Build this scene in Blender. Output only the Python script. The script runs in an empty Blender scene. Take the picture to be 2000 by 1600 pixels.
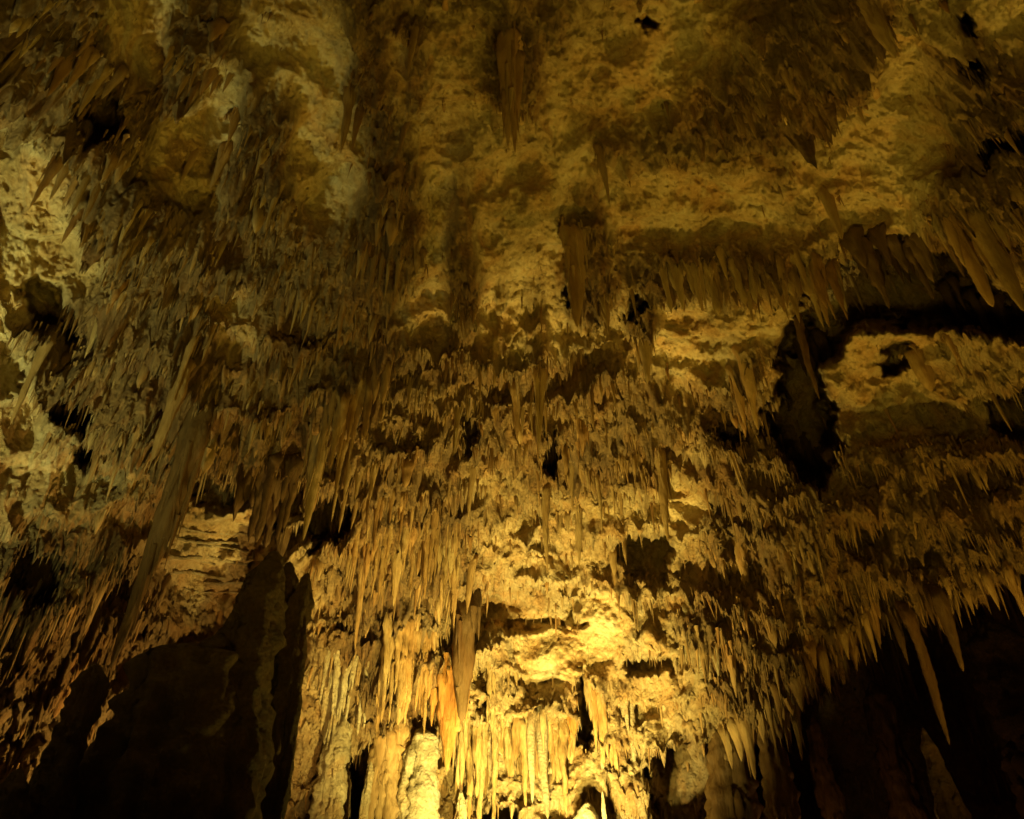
import bpy, math, random
import numpy as np
from mathutils import Vector

random.seed(7)
rng = np.random.default_rng(11)
S = bpy.context.scene

# ------------------------------------------------------------------ camera, world, lamps, exposure
FPX = 1500.0                       # focal length in pixels of the 2000 px wide photograph
ELEV = math.radians(36.5)
CAM = np.array([0.0, 0.0, 1.6])
FW = np.array([0.0, math.cos(ELEV), math.sin(ELEV)])
UP = np.array([0.0, -math.sin(ELEV), math.cos(ELEV)])

cd = bpy.data.cameras.new('camera')
cam = bpy.data.objects.new('camera', cd)
S.collection.objects.link(cam)
cam.location = CAM.tolist()
cam.rotation_euler = (math.pi / 2 + ELEV, 0, 0)
cd.sensor_fit = 'HORIZONTAL'
cd.sensor_width = 36.0
cd.lens = 36.0 * FPX / 2000.0
cd.clip_end = 400
S.camera = cam

W = bpy.data.worlds.new('World')
S.world = W
W.use_nodes = True
W.node_tree.nodes['Background'].inputs[0].default_value = (0.9, 0.5, 0.12, 1)
W.node_tree.nodes['Background'].inputs[1].default_value = 0.012

def dirs(px, py):
    px = np.asarray(px, dtype=np.float64); py = np.asarray(py, dtype=np.float64)
    d = np.empty(px.shape + (3,))
    a = (px - 1000.0) / FPX; b = -(py - 800.0) / FPX
    d[..., 0] = a
    d[..., 1] = FW[1] + b * UP[1]
    d[..., 2] = FW[2] + b * UP[2]
    d /= np.linalg.norm(d, axis=-1, keepdims=True)
    return d

def point(px, py, dist):
    return CAM + dirs(px, py) * np.asarray(dist)[..., None]

def project(p):
    q = np.asarray(p) - CAM
    zc = q @ FW
    return 1000 + FPX * q[..., 0] / zc, 800 - FPX * (q @ UP) / zc

def lamp(name, kind, loc, energy, col, radius, target=None, cone=100, blend=0.5):
    ld = bpy.data.lights.new(name, kind)
    ld.energy = energy; ld.color = col
    ld.shadow_soft_size = radius
    if kind == 'SPOT':
        ld.spot_size = math.radians(cone); ld.spot_blend = blend
    o = bpy.data.objects.new(name, ld)
    S.collection.objects.link(o)
    o.location = loc
    if target is not None:
        o.rotation_euler = (Vector(target) - Vector(loc)).to_track_quat('-Z', 'Y').to_euler()
    return o

# the show cave's floodlights: one at the foot of the back wall, others on the ground to the sides, plus added fill lamps
lamp('floodlight_back', 'SPOT', (0.7, 13.9, 1.9), 4100, (1.0, 0.79, 0.24), 0.07, (0.35, 17.2, 5.9), 92, 0.8)
lamp('fill_glow', 'SPOT', (0.0, 11.4, 0.7), 9000, (1.0, 0.75, 0.18), 0.10, (0.1, 15.8, 10.0), 94, 0.9)  # added fill that spreads the back wall glow upward
lamp('floodlight_ceiling', 'SPOT', (0.6, 10.0, 0.4), 1000, (1.0, 0.72, 0.09), 0.3, (0.6, 7.6, 9.5), 112, 0.8)
lamp('floodlight_right', 'SPOT', (6.2, 8.6, 0.4), 1700, (1.0, 0.60, 0.08), 0.2, (6.6, 7.4, 9.0), 108, 0.8)
lamp('fill_left', 'SPOT', (-3.4, 7.6, 0.3), 1000, (1.0, 0.80, 0.15), 0.12, (-3.4, 6.2, 9.0), 84, 0.8)  # added fill to brighten the upper-left ceiling plates
lamp('floodlight_side', 'SPOT', (-4.7, 4.2, 1.3), 2700, (0.94, 0.96, 0.36), 0.15, (-6.8, 6.2, 8.4), 82, 1.0)
lamp('floodlight_niche', 'SPOT', (-2.3, 10.7, 1.7), 1300, (1.0, 0.60, 0.15), 0.08, (-5.6, 12.0, 5.6), 110, 0.7)
lamp('fill_front', 'SPOT', (0.5, 1.5, 0.3), 1250, (1.0, 0.68, 0.07), 0.6, (0.5, 5.5, 9.5), 106, 0.8)  # added fill near the camera, lifts the dark parts of the ceiling
lamp('fill_void', 'POINT', point(1720, 1790, 16.0).tolist(), 45, (1.0, 0.50, 0.14), 0.3)  # added dim fill so the back of the void shows faintly

S.view_settings.view_transform = 'Standard'
S.view_settings.look = 'None'
S.view_settings.exposure = 0.0
S.view_settings.gamma = 1.0
S.view_settings.use_curve_mapping = False
S.render.engine = 'CYCLES'
S.cycles.use_denoising = True
try:
    S.cycles.denoiser = 'OPENIMAGEDENOISE'
except Exception:
    pass
S.cycles.max_bounces = 5
S.cycles.diffuse_bounces = 4
S.cycles.glossy_bounces = 2
S.cycles.sample_clamp_indirect = 4.0

# ------------------------------------------------------------------ noise
_perm = np.random.default_rng(3).permutation(256).astype(np.int32)
_perm = np.concatenate([_perm, _perm, _perm])
_g3 = np.random.default_rng(5).normal(size=(256, 3)).astype(np.float32)
_g3 /= np.linalg.norm(_g3, axis=1, keepdims=True)

def perlin(p):
    """p (...,3) -> about -1..1"""
    p = np.asarray(p, dtype=np.float32)
    sh = p.shape[:-1]
    p = p.reshape(-1, 3)
    i = np.floor(p).astype(np.int32)
    f = p - i
    i &= 255
    u = f * f * f * (f * (f * 6 - 15) + 10)
    out = np.zeros(len(p), np.float32)
    for dx in (0, 1):
        a = _perm[i[:, 0] + dx]
        wx = u[:, 0] if dx else 1 - u[:, 0]
        for dy in (0, 1):
            b = _perm[a + i[:, 1] + dy]
            wy = u[:, 1] if dy else 1 - u[:, 1]
            for dz in (0, 1):
                h = _perm[b + i[:, 2] + dz]
                wz = u[:, 2] if dz else 1 - u[:, 2]
                g = _g3[h]
                d = (f[:, 0] - dx) * g[:, 0] + (f[:, 1] - dy) * g[:, 1] + (f[:, 2] - dz) * g[:, 2]
                out += wx * wy * wz * d
    return (out * 1.6).reshape(sh)

def fbm(p, octv=3, gain=0.5):
    a, s, t = 1.0, 0.0, 0.0
    p = np.asarray(p, dtype=np.float32)
    for k in range(octv):
        s = s + a * perlin(p * (2.03 ** k) + 17.3 * k); t += a; a *= gain
    return s / t

def sstep(a, b, x):
    t = np.clip((x - a) / (b - a), 0, 1)
    return t * t * (3 - 2 * t)

# ------------------------------------------------------------------ the cave's large form
CTRL = [  # px, py, distance from the viewpoint (m)
    (1000, -700, 9.0), (200, -700, 8.6), (1900, -700, 8.8),
    (1000, 0, 10.4), (300, 0, 9.8), (-200, 0, 8.6), (-600, 0, 7.6), (1700, 0, 10.2), (2100, 0, 9.6), (2600, 0, 8.8),
    (1000, 400, 12.2), (500, 400, 11.4), (100, 400, 10.0), (-300, 400, 8.4), (1500, 400, 12.3), (1900, 400, 11.6), (2300, 400, 10.8),
    (1000, 700, 14.0), (600, 700, 12.8), (200, 700, 11.0), (-300, 700, 8.8), (1400, 700, 14.4), (1800, 700, 14.0), (2300, 700, 12.4),
    (1000, 900, 15.6), (650, 900, 14.4), (250, 900, 12.4), (-300, 900, 9.2), (1400, 900, 15.6), (1800, 900, 15.0), (2300, 900, 13.4),
    (1000, 1100, 17.2), (650, 1100, 16.0), (250, 1100, 13.4), (-200, 1100, 10.2), (1400, 1100, 16.2), (1800, 1100, 14.6), (2300, 1100, 13.4),
    (1000, 1300, 17.9), (650, 1300, 16.8), (250, 1300, 13.9), (-200, 1300, 10.8), (1400, 1300, 16.2), (1800, 1300, 14.6), (2300, 1300, 13.8),
    (1000, 1600, 17.6), (650, 1600, 16.4), (250, 1600, 13.8), (-200, 1600, 10.8), (1400, 1600, 16.6), (1800, 1600, 15.0), (2300, 1600, 14.0),
    (1000, 2000, 16.5), (200, 2000, 12.8), (1900, 2000, 14.0), (-700, 1300, 8.6), (-700, 2000, 8.0), (2800, 1300, 12.4), (2800, 2000, 12.0), (-700, 600, 7.8), (2800, 500, 9.8),
]
_c = np.array(CTRL, dtype=np.float64)
_cx = _c[:, :2] / 1000.0
def _tps(r2):
    return 0.5 * r2 * np.log(np.maximum(r2, 1e-12))
_K = _tps(((_cx[:, None] - _cx[None]) ** 2).sum(-1)) + np.eye(len(_c)) * 1e-3
_Pm = np.concatenate([np.ones((len(_c), 1)), _cx], 1)
_A = np.block([[_K, _Pm], [_Pm.T, np.zeros((3, 3))]])
_w = np.linalg.solve(_A, np.concatenate([_c[:, 2], np.zeros(3)]))

def base_dist(px, py):
    sh = px.shape
    q = np.stack([px.ravel(), py.ravel()], 1) / 1000.0
    out = _w[-3] + q @ _w[-2:]
    for k in range(len(_c)):
        out += _w[k] * _tps(((q - _cx[k]) ** 2).sum(1))
    return out.reshape(sh)

# recesses and shelves, outlined where they stand in the picture: (outline, depth m (+ back, - forward), edge px)
RECESS = [
    ([(1530, 640), (1575, 622), (1612, 690), (1605, 780), (1640, 850), (1625, 900), (1600, 950), (1560, 930), (1500, 850), (1480, 800), (1520, 770)], 6.5, 20),
    ([(1640, 490), (1780, 462), (1880, 480), (1960, 560), (2060, 600), (2060, 660), (1900, 650), (1830, 640), (1770, 632), (1680, 640), (1630, 700), (1560, 690), (1560, 610), (1600, 540)], 5.0, 24),
    ([(1395, 1500), (1440, 1470), (1560, 1370), (1640, 1270), (1750, 1190), (1900, 1150), (2000, 1100), (2500, 1080), (2500, 1800), (1395, 1800)], 9.0, 26),
    ([(330, 930), (370, 872), (450, 880), (520, 950), (535, 1100), (480, 1290), (270, 1330), (285, 1130), (310, 1010)], 1.7, 44),
    ([(345, 905), (400, 865), (470, 890), (500, 960), (470, 1000), (400, 985), (340, 985)], 1.6, 22),
    ([(200, 1420), (250, 1380), (300, 1390), (300, 1620), (190, 1640), (180, 1520)], 5.0, 30),
    ([(110, 790), (140, 768), (175, 800), (168, 840), (120, 830)], 2.6, 14),
    ([(140, 880), (175, 865), (185, 900), (160, 915)], 2.0, 12),
    ([(30, 560), (70, 548), (150, 600), (160, 650), (80, 640)], 1.8, 22),
    ([(1055, 850), (1075, 838), (1092, 880), (1085, 930), (1060, 905)], 3.2, 10),
    ([(1102, 575), (1118, 562), (1122, 585), (1108, 596)], 2.0, 8),
    ([(1255, 40), (1272, 28), (1288, 36), (1280, 50), (1262, 55)], 1.6, 8),
    ([(1862, 92), (1885, 92), (1908, 108), (1898, 126), (1870, 120)], 3.0, 8),
    ([(1885, 25), (1905, 35), (1898, 60), (1882, 58)], 2.0, 8),
    ([(1225, 570), (1262, 580), (1258, 625), (1235, 610)], 1.6, 10),
    ([(915, 1140), (1000, 1130), (1130, 1150), (1140, 1215), (1040, 1235), (930, 1225)], 0.9, 18),
    ([(1195, 1060), (1240, 1030), (1300, 1030), (1320, 1080), (1300, 1140), (1230, 1130)], 1.7, 16),
    ([(1120, 1345), (1145, 1310), (1165, 1370), (1168, 1440), (1145, 1460), (1128, 1400)], 2.0, 10),
    ([(688, 1480), (740, 1440), (800, 1450), (800, 1620), (690, 1620)], 2.4, 12),
    ([(925, 1575), (960, 1560), (1010, 1580), (1015, 1640), (925, 1640)], 2.5, 10),
    ([(615, 980), (650, 955), (695, 968), (700, 1010), (640, 1060), (600, 1060)], 2.6, 14),
    ([(520, 930), (555, 905), (590, 925), (600, 985), (540, 1040), (500, 1030)], 1.8, 14),
    ([(1270, 1480), (1330, 1430), (1400, 1450), (1400, 1640), (1260, 1640)], 2.6, 16),
    ([(1715, 705), (1750, 672), (1785, 680), (1780, 720), (1730, 728)], 2.4, 10),
    ([(1890, 262), (1930, 250), (2060, 240), (2060, 300), (1920, 295)], 1.6, 14),
    ([(1920, 790), (1960, 755), (2060, 745), (2060, 850), (1950, 850)], 2.2, 16),
    ([(1400, 820), (1440, 800), (1465, 840), (1430, 870), (1400, 860)], 1.8, 12),
    ([(150, 230), (200, 170), (240, 180), (250, 250), (190, 260)], 1.4, 30),
    ([(880, 860), (900, 800), (925, 775), (935, 830), (925, 870)], 1.5, 12),
    ([(940, 1380), (955, 1372), (970, 1395), (950, 1402)], 1.2, 6),
    ([(1030, 1395), (1052, 1385), (1065, 1408), (1035, 1410)], 1.2, 6),
    ([(1220, 1290), (1290, 1270), (1320, 1320), (1240, 1330)], 1.0, 14),
    ([(60, 1060), (120, 1070), (130, 1150), (60, 1180), (20, 1130)], 1.5, 20),
    # forward masses
    ([(60, -40), (240, -60), (250, 160), (330, 260), (330, 480), (240, 520), (120, 420), (80, 250), (-40, 170)], -0.54, 66),
    ([(330, 60), (460, 50), (470, 200), (400, 330), (330, 250)], -0.42, 46),
    ([(450, 150), (570, 120), (580, 330), (560, 470), (470, 400)], -0.36, 46),
    ([(690, 310), (790, 300), (820, 420), (800, 560), (700, 560)], -0.42, 40),
    ([(945, -60), (1045, -60), (1040, 110), (1018, 190), (980, 195), (955, 100)], -0.30, 36),
    ([(880, 400), (930, 400), (940, 660), (900, 680)], -0.30, 32),
    ([(1130, 460), (1180, 420), (1195, 560), (1150, 640), (1125, 600)], -0.30, 32),
    ([(1450, 40), (1600, -40), (1760, -60), (1750, 60), (1690, 130), (1680, 200), (1600, 230), (1460, 220)], -0.60, 40),
    ([(1250, 490), (1640, 485), (1650, 600), (1540, 640), (1300, 590)], -0.27, 28),
    ([(1790, 350), (1900, 330), (1990, 400), (1980, 520), (1850, 520), (1780, 450)], -0.54, 36),
    ([(600, 780), (760, 700), (790, 850), (700, 1000), (620, 960)], -0.42, 46),
    ([(1630, 660), (1720, 640), (1720, 720), (1680, 790), (1630, 760)], -0.42, 32),
    ([(1560, 900), (1640, 850), (1780, 840), (1960, 960), (1980, 1100), (1750, 1180), (1630, 1260), (1540, 1360), (1420, 1460), (1400, 1250), (1450, 1050)], -0.54, 76),
    ([(895, 1240), (1000, 1230), (1010, 1400), (890, 1400)], -0.36, 28),
    ([(1370, 620), (1480, 600), (1530, 700), (1480, 790), (1390, 760)], -0.36, 40),
]

def poly_sd(px, py, poly):
    """signed distance (px) to a polygon, positive inside"""
    x = px.ravel(); y = py.ravel()
    best = np.full(x.shape, 1e12); inside = np.zeros(x.shape, bool)
    n = len(poly)
    for k in range(n):
        x0, y0 = poly[k]; x1, y1 = poly[(k + 1) % n]
        dx, dy = x1 - x0, y1 - y0
        t = np.clip(((x - x0) * dx + (y - y0) * dy) / (dx * dx + dy * dy), 0, 1)
        best = np.minimum(best, (x - x0 - t * dx) ** 2 + (y - y0 - t * dy) ** 2)
        c = ((y0 > y) != (y1 > y))
        with np.errstate(divide='ignore', invalid='ignore'):
            c &= x < dx * (y - y0) / (dy if dy else 1e-9) + x0
        inside ^= c
    d = np.sqrt(best)
    return np.where(inside, d, -d).reshape(px.shape)

# where stalactites crowd (+) and where bare rock plates show (-):  cx, cy, rx, ry, weight
MASK = [
    (90, 90, 200, 120, .9), (200, 300, 130, 210, 1.0), (280, 520, 120, 120, .9), (400, 130, 80, 150, .8), (520, 260, 70, 190, .8),
    (410, 480, 150, 80, .8), (600, 560, 130, 120, .8), (720, 70, 40, 110, .7), (710, 220, 60, 70, .8), (760, 440, 65, 150, .8),
    (1000, 110, 50, 120, .6), (905, 520, 35, 170, .5), (1150, 510, 45, 120, .6), (1580, 110, 180, 130, 1.1), (1480, 230, 120, 60, .8),
    (1930, 150, 90, 150, .7), (1940, 380, 90, 150, .8), (1430, 540, 200, 60, 1.0), (1870, 430, 80, 110, .8),
    (500, 750, 500, 170, .55), (700, 850, 150, 180, .9), (1100, 850, 320, 110, .7), (200, 680, 200, 100, .7), (550, 830, 260, 120, .5),
    (120, 1150, 180, 220, .6), (1700, 1080, 300, 200, .8), (1480, 1180, 130, 230, .7), (800, 1050, 140, 120, .8), (760, 1280, 140, 140, .5),
    (1450, 900, 90, 150, .5), (1240, 880, 90, 100, .5), (960, 720, 300, 60, .3), (1870, 900, 150, 200, .4), (1300, 270, 80, 50, .4),
    (70, 430, 120, 150, -1.2), (210, 540, 60, 60, -.8), (10, 760, 70, 160, -1.0), (270, 60, 70, 90, -1.5), (430, 200, 50, 90, -1.3),
    (360, 310, 75, 80, -1.8), (640, 300, 70, 130, -1.4), (580, 90, 110, 80, -.5), (1000, 410, 150, 120, -.6), (860, 230, 60, 120, -.5),
    (1180, 180, 110, 130, -.7), (1380, 60, 130, 70, -1.0), (1710, 320, 130, 130, -1.3), (1740, 130, 60, 80, -1.1), (1330, 400, 170, 70, -.8),
    (840, 620, 70, 120, -.5), (1010, 600, 90, 120, -.5), (1400, 650, 160, 90, -.6), (960, 930, 70, 60, -.35), (1330, 920, 60, 100, -.7),
    (1200, 960, 60, 60, -.4), (970, 1060, 80, 60, -.2), (470, 620, 60, 110, -.6), (400, 1070, 110, 90, -1.3), (1720, 680, 90, 60, -.9),
    (1800, 800, 160, 80, -.4), (1350, 1060, 80, 90, -.4), (100, 960, 110, 100, -.7), (1310, 1330, 60, 130, -.3), (1040, 1500, 120, 90, -.4), (1950, 30, 60, 60, -.8),
    (1750, 760, 190, 110, -.25), (1640, 960, 90, 60, -.4), (560, 120, 120, 100, -.4), (905, 520, 26, 170, .5), (1045, 600, 22, 130, .5), (985, 560, 12, 120, .3), (1160, 480, 26, 150, .5), (820, 140, 22, 80, .5), (1090, 90, 20, 90, .3), (1240, 300, 26, 70, .4),
    (1182, 285, 30, 24, .9), (1133, 445, 34, 30, .9), (1262, 635, 30, 24, .9), (1246, 615, 28, 24, .9), (1476, 690, 36, 26, .9), (1640, 368, 28, 24, .9), (1476, 190, 40, 24, .8), (800, 50, 26, 20, .9), (1738, 700, 26, 22, .8), (1450, 725, 30, 24, .8),
    (1160, 1230, 60, 70, -.8), (1060, 1270, 60, 60, -.8),
]

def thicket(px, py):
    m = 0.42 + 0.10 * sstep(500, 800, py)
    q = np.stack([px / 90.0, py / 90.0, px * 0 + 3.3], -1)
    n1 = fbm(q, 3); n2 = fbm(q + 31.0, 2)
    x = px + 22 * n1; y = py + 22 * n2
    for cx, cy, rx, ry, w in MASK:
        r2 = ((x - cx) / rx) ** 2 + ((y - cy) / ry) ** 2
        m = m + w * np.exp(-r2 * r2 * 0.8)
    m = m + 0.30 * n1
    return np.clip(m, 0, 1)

FLOW = [(950, 1320, 75, 110), (1000, 1490, 130, 100), (760, 1300, 110, 150), (1170, 1440, 90, 110), (660, 1450, 40, 160), (1210, 1330, 60, 100),
        (380, 1220, 110, 70), (840, 1300, 50, 90)]
def flow(px, py):
    m = np.zeros_like(px, dtype=float)
    for cx, cy, rx, ry in FLOW:
        r2 = ((px - cx) / rx) ** 2 + ((py - cy) / ry) ** 2
        m = np.maximum(m, np.exp(-r2 * r2 * 0.7))
    return m

def shelf(P):
    """terracing of the ceiling: 0..1, one at each lip, from world position"""
    u = P[..., 1] * 0.72 - P[..., 2] * 1.05
    s = u / 1.25 + 1.25 * fbm(P * 0.42, 3)
    f = s - np.floor(s)
    return f

def dist_field(px, py, want_all=False):
    px = np.asarray(px, dtype=np.float64); py = np.asarray(py, dtype=np.float64)
    D = base_dist(px, py)
    d = dirs(px, py)
    P0 = CAM + d * D[..., None]
    wx = 13 * fbm(P0 * 1.3, 3) ; wy = 13 * fbm(P0 * 1.3 + 9.1, 3)
    x = px + wx * 1.9 + 15 * perlin(P0 * 3.1) + 8 * perlin(P0 * 8.0); y = py + wy * 1.9 + 15 * perlin(P0 * 3.1 + 30) + 8 * perlin(P0 * 8.0 + 11)
    deep = np.zeros_like(D); pit = np.zeros_like(D)
    for poly, dep, e in RECESS:
        xs = [p[0] for p in poly]; ys = [p[1] for p in poly]
        m = (x > min(xs) - e - 5) & (x < max(xs) + e + 5) & (y > min(ys) - e - 5) & (y < max(ys) + e + 5)
        if not m.any():
            continue
        sd = poly_sd(x[m], y[m], poly)
        v = dep * sstep(-e * 0.5 if dep > 0 else -e, e, sd)
        deep[m] += v
        if dep > 0:
            pit[m] = np.maximum(pit[m], sstep(-e, e, sd))
    T = thicket(px, py)
    f = shelf(P0)
    amp = (0.28 + 0.55 * sstep(560, 900, py)) * (1 - 0.45 * sstep(1150, 1350, py)) * (1 - 0.5 * flow(px, py)) * (1 - 0.55 * sstep(1380, 1600, px))
    amp = amp * (0.5 + 0.8 * sstep(-0.4, 0.5, perlin(P0 * 0.35 + 4.4)))
    tooth = np.where(f < 0.10, 1 - f / 0.10, (f - 0.10) / 0.90) ** 1.6
    big = fbm(P0 * 0.55, 3) + 0.34 * (1 - 2.4 * np.abs(perlin(P0 * 1.05 + 12)))
    D2 = D + deep - amp * (tooth - 0.4) * (1 - 0.6 * pit) - 0.75 * big - (0.45 + 0.35 * sstep(500, 900, py)) * (T - 0.5)
    if want_all:
        return D2, T, f, pit
    return D2

# ------------------------------------------------------------------ materials
def rock_mat(name, stops, scale=1.0, rough=0.75, bump=0.5, streak=False, fine=60.0, spec=0.35, obj_var=0.0):
    m = bpy.data.materials.new(name); m.use_nodes = True
    nt = m.node_tree; N = nt.nodes; L = nt.links
    b = N['Principled BSDF']
    geo = N.new('ShaderNodeNewGeometry')
    mp = N.new('ShaderNodeMapping'); L.new(geo.outputs['Position'], mp.inputs['Vector'])
    if streak:
        mp.inputs['Scale'].default_value = (1, 1, 0.22)
    n1 = N.new('ShaderNodeTexNoise'); n1.inputs['Scale'].default_value = 0.9 * scale; n1.inputs['Detail'].default_value = 7; n1.inputs['Roughness'].default_value = 0.65
    n2 = N.new('ShaderNodeTexNoise'); n2.inputs['Scale'].default_value = 9.0 * scale; n2.inputs['Detail'].default_value = 5; n2.inputs['Roughness'].default_value = 0.6
    for n in (n1, n2): L.new(mp.outputs[0], n.inputs['Vector'])
    add = N.new('ShaderNodeMath'); add.operation = 'MULTIPLY_ADD'; add.inputs[1].default_value = 0.45
    L.new(n2.outputs['Fac'], add.inputs[0]); L.new(n1.outputs['Fac'], add.inputs[2])
    last = add.outputs[0]
    if obj_var:
        oi = N.new('ShaderNodeObjectInfo'); a2 = N.new('ShaderNodeMath'); a2.operation = 'MULTIPLY_ADD'; a2.inputs[1].default_value = obj_var
        L.new(oi.outputs['Random'], a2.inputs[0]); L.new(last, a2.inputs[2]); last = a2.outputs[0]
    cr = N.new('ShaderNodeValToRGB'); L.new(last, cr.inputs[0])
    e = cr.color_ramp.elements
    e[0].position, e[0].color = stops[0][0], (*stops[0][1], 1)
    e[1].position, e[1].color = stops[-1][0], (*stops[-1][1], 1)
    for p_, c_ in stops[1:-1]:
        k = e.new(p_); k.color = (*c_, 1)
    nt3 = N.new('ShaderNodeTexNoise'); nt3.inputs['Scale'].default_value = 1.7; nt3.inputs['Detail'].default_value = 4; nt3.inputs['Distortion'].default_value = 0.6
    L.new(mp.outputs[0], nt3.inputs['Vector'])
    c3 = N.new('ShaderNodeValToRGB'); L.new(nt3.outputs['Fac'], c3.inputs[0])
    k = c3.color_ramp.elements; k[0].position, k[0].color = 0.36, (1.0, 0.74, 0.50, 1); k[1].position, k[1].color = 0.64, (0.90, 1.0, 1.15, 1)
    kk = k.new(0.5); kk.color = (1, 1, 1, 1)
    mt_ = N.new('ShaderNodeMix'); mt_.data_type = 'RGBA'; mt_.blend_type = 'MULTIPLY'; mt_.inputs[0].default_value = 0.5; mt_.name = 'tint'
    L.new(cr.outputs[0], mt_.inputs[6]); L.new(c3.outputs[0], mt_.inputs[7])
    L.new(mt_.outputs[2], b.inputs['Base Color'])
    b.inputs['Roughness'].default_value = rough
    b.inputs['Specular IOR Level'].default_value = spec
    # relief: lumps, grain and pits
    n3 = N.new('ShaderNodeTexNoise'); n3.inputs['Scale'].default_value = 13; n3.inputs['Detail'].default_value = 8; n3.inputs['Roughness'].default_value = 0.78
    v = N.new('ShaderNodeTexVoronoi'); v.inputs['Scale'].default_value = 17
    for n in (n3, v): L.new(mp.outputs[0], n.inputs['Vector'])
    h = N.new('ShaderNodeMath'); h.operation = 'MULTIPLY_ADD'; h.inputs[1].default_value = -0.30
    L.new(v.outputs['Distance'], h.inputs[0]); L.new(n3.outputs['Fac'], h.inputs[2])
    bp = N.new('ShaderNodeBump'); bp.inputs['Strength'].default_value = min(1.0, bump * 1.25); bp.inputs['Distance'].default_value = 0.11
    L.new(h.outputs[0], bp.inputs['Height']); L.new(bp.outputs[0], b.inputs['Normal'])
    return m, nt, cr, b

def shell_mat():
    """bare pale limestone that turns to brown dripstone where attribute 'drip' is high"""
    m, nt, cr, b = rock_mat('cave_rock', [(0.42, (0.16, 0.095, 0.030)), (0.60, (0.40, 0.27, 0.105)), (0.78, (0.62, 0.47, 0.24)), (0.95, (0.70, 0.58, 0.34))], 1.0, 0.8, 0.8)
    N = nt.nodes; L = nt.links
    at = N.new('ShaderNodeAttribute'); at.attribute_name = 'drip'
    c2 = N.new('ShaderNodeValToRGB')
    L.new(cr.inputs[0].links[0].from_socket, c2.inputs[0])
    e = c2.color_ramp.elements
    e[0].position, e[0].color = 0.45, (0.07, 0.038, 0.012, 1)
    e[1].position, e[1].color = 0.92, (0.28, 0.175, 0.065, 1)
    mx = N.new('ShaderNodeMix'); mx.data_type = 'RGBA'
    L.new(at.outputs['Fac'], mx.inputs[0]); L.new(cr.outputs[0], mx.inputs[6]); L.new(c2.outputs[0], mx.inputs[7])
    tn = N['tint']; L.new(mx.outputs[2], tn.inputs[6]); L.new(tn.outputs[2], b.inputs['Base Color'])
    return m

M_SHELL = shell_mat()
M_DRIP = rock_mat('brown_dripstone', [(0.45, (0.10, 0.056, 0.017)), (0.65, (0.24, 0.145, 0.05)), (0.92, (0.46, 0.32, 0.14))], 1.2, 0.6, 0.5, True, obj_var=0.0)[0]
M_HERO = rock_mat('dripstone', [(0.50, (0.14, 0.078, 0.024)), (0.75, (0.29, 0.18, 0.062)), (1.10, (0.48, 0.34, 0.15))], 1.2, 0.55, 0.6, True, obj_var=0.25)[0]
M_ORANGE = rock_mat('orange_calcite', [(0.45, (0.20, 0.075, 0.014)), (0.66, (0.40, 0.19, 0.04)), (0.92, (0.58, 0.34, 0.11))], 2.2, 0.5, 0.9, True)[0]
M_PALE = rock_mat('pale_calcite', [(0.45, (0.20, 0.15, 0.07)), (0.68, (0.36, 0.29, 0.16)), (0.92, (0.52, 0.45, 0.28))], 1.4, 0.65, 0.7)[0]
M_GOLD = rock_mat('golden_calcite', [(0.45, (0.17, 0.085, 0.022)), (0.66, (0.38, 0.24, 0.08)), (0.92, (0.58, 0.44, 0.21))], 2.2, 0.5, 1.0, True)[0]
M_DARK = rock_mat('shaded_stone', [(0.45, (0.03, 0.016, 0.005)), (0.68, (0.06, 0.032, 0.011)), (0.92, (0.12, 0.07, 0.024))], 2.5, 0.6, 0.8)[0]  # near-black tone: shade of the unlit stalagmites and void pieces put into colour
M_BROWN = rock_mat('shaded_dripstone', [(0.45, (0.04, 0.021, 0.006)), (0.65, (0.085, 0.047, 0.014)), (0.92, (0.16, 0.095, 0.032))], 1.5, 0.55, 0.5, True)[0]  # darkened dripstone copy: shade of backlit and void pieces put into colour
M_FLOOR = rock_mat('cave_mud', [(0.45, (0.07, 0.042, 0.018)), (0.68, (0.15, 0.10, 0.045)), (0.92, (0.24, 0.17, 0.08))], 1.5, 0.9, 0.9)[0]

# ------------------------------------------------------------------ mesh helpers
def link_mesh(name, V, Q, mat, smooth=True, T=None):
    me = bpy.data.meshes.new(name)
    V = np.ascontiguousarray(V, dtype=np.float32).reshape(-1, 3)
    nq = 0 if Q is None else len(Q); nt = 0 if T is None else len(T)
    me.vertices.add(len(V)); me.vertices.foreach_set('co', V.ravel())
    li = []
    if nq: li.append(np.asarray(Q, dtype=np.int32).ravel())
    if nt: li.append(np.asarray(T, dtype=np.int32).ravel())
    li = np.concatenate(li)
    me.loops.add(len(li)); me.loops.foreach_set('vertex_index', li)
    tot = np.concatenate([np.full(nq, 4, np.int32), np.full(nt, 3, np.int32)])
    st = np.concatenate([[0], np.cumsum(tot)[:-1]]).astype(np.int32)
    me.polygons.add(len(tot)); me.polygons.foreach_set('loop_start', st)
    try:
        me.polygons.foreach_set('loop_total', tot)
    except Exception:
        pass
    me.update(calc_edges=True)
    if smooth:
        me.polygons.foreach_set('use_smooth', np.ones(len(tot), bool))
    me.materials.append(mat)
    o = bpy.data.objects.new(name, me)
    S.collection.objects.link(o)
    return o

def tag(o, label=None, cat=None, group=None, kind=None):
    if label: o['label'] = label
    if cat: o['category'] = cat
    if group: o['group'] = group
    if kind: o['kind'] = kind
    return o

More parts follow.
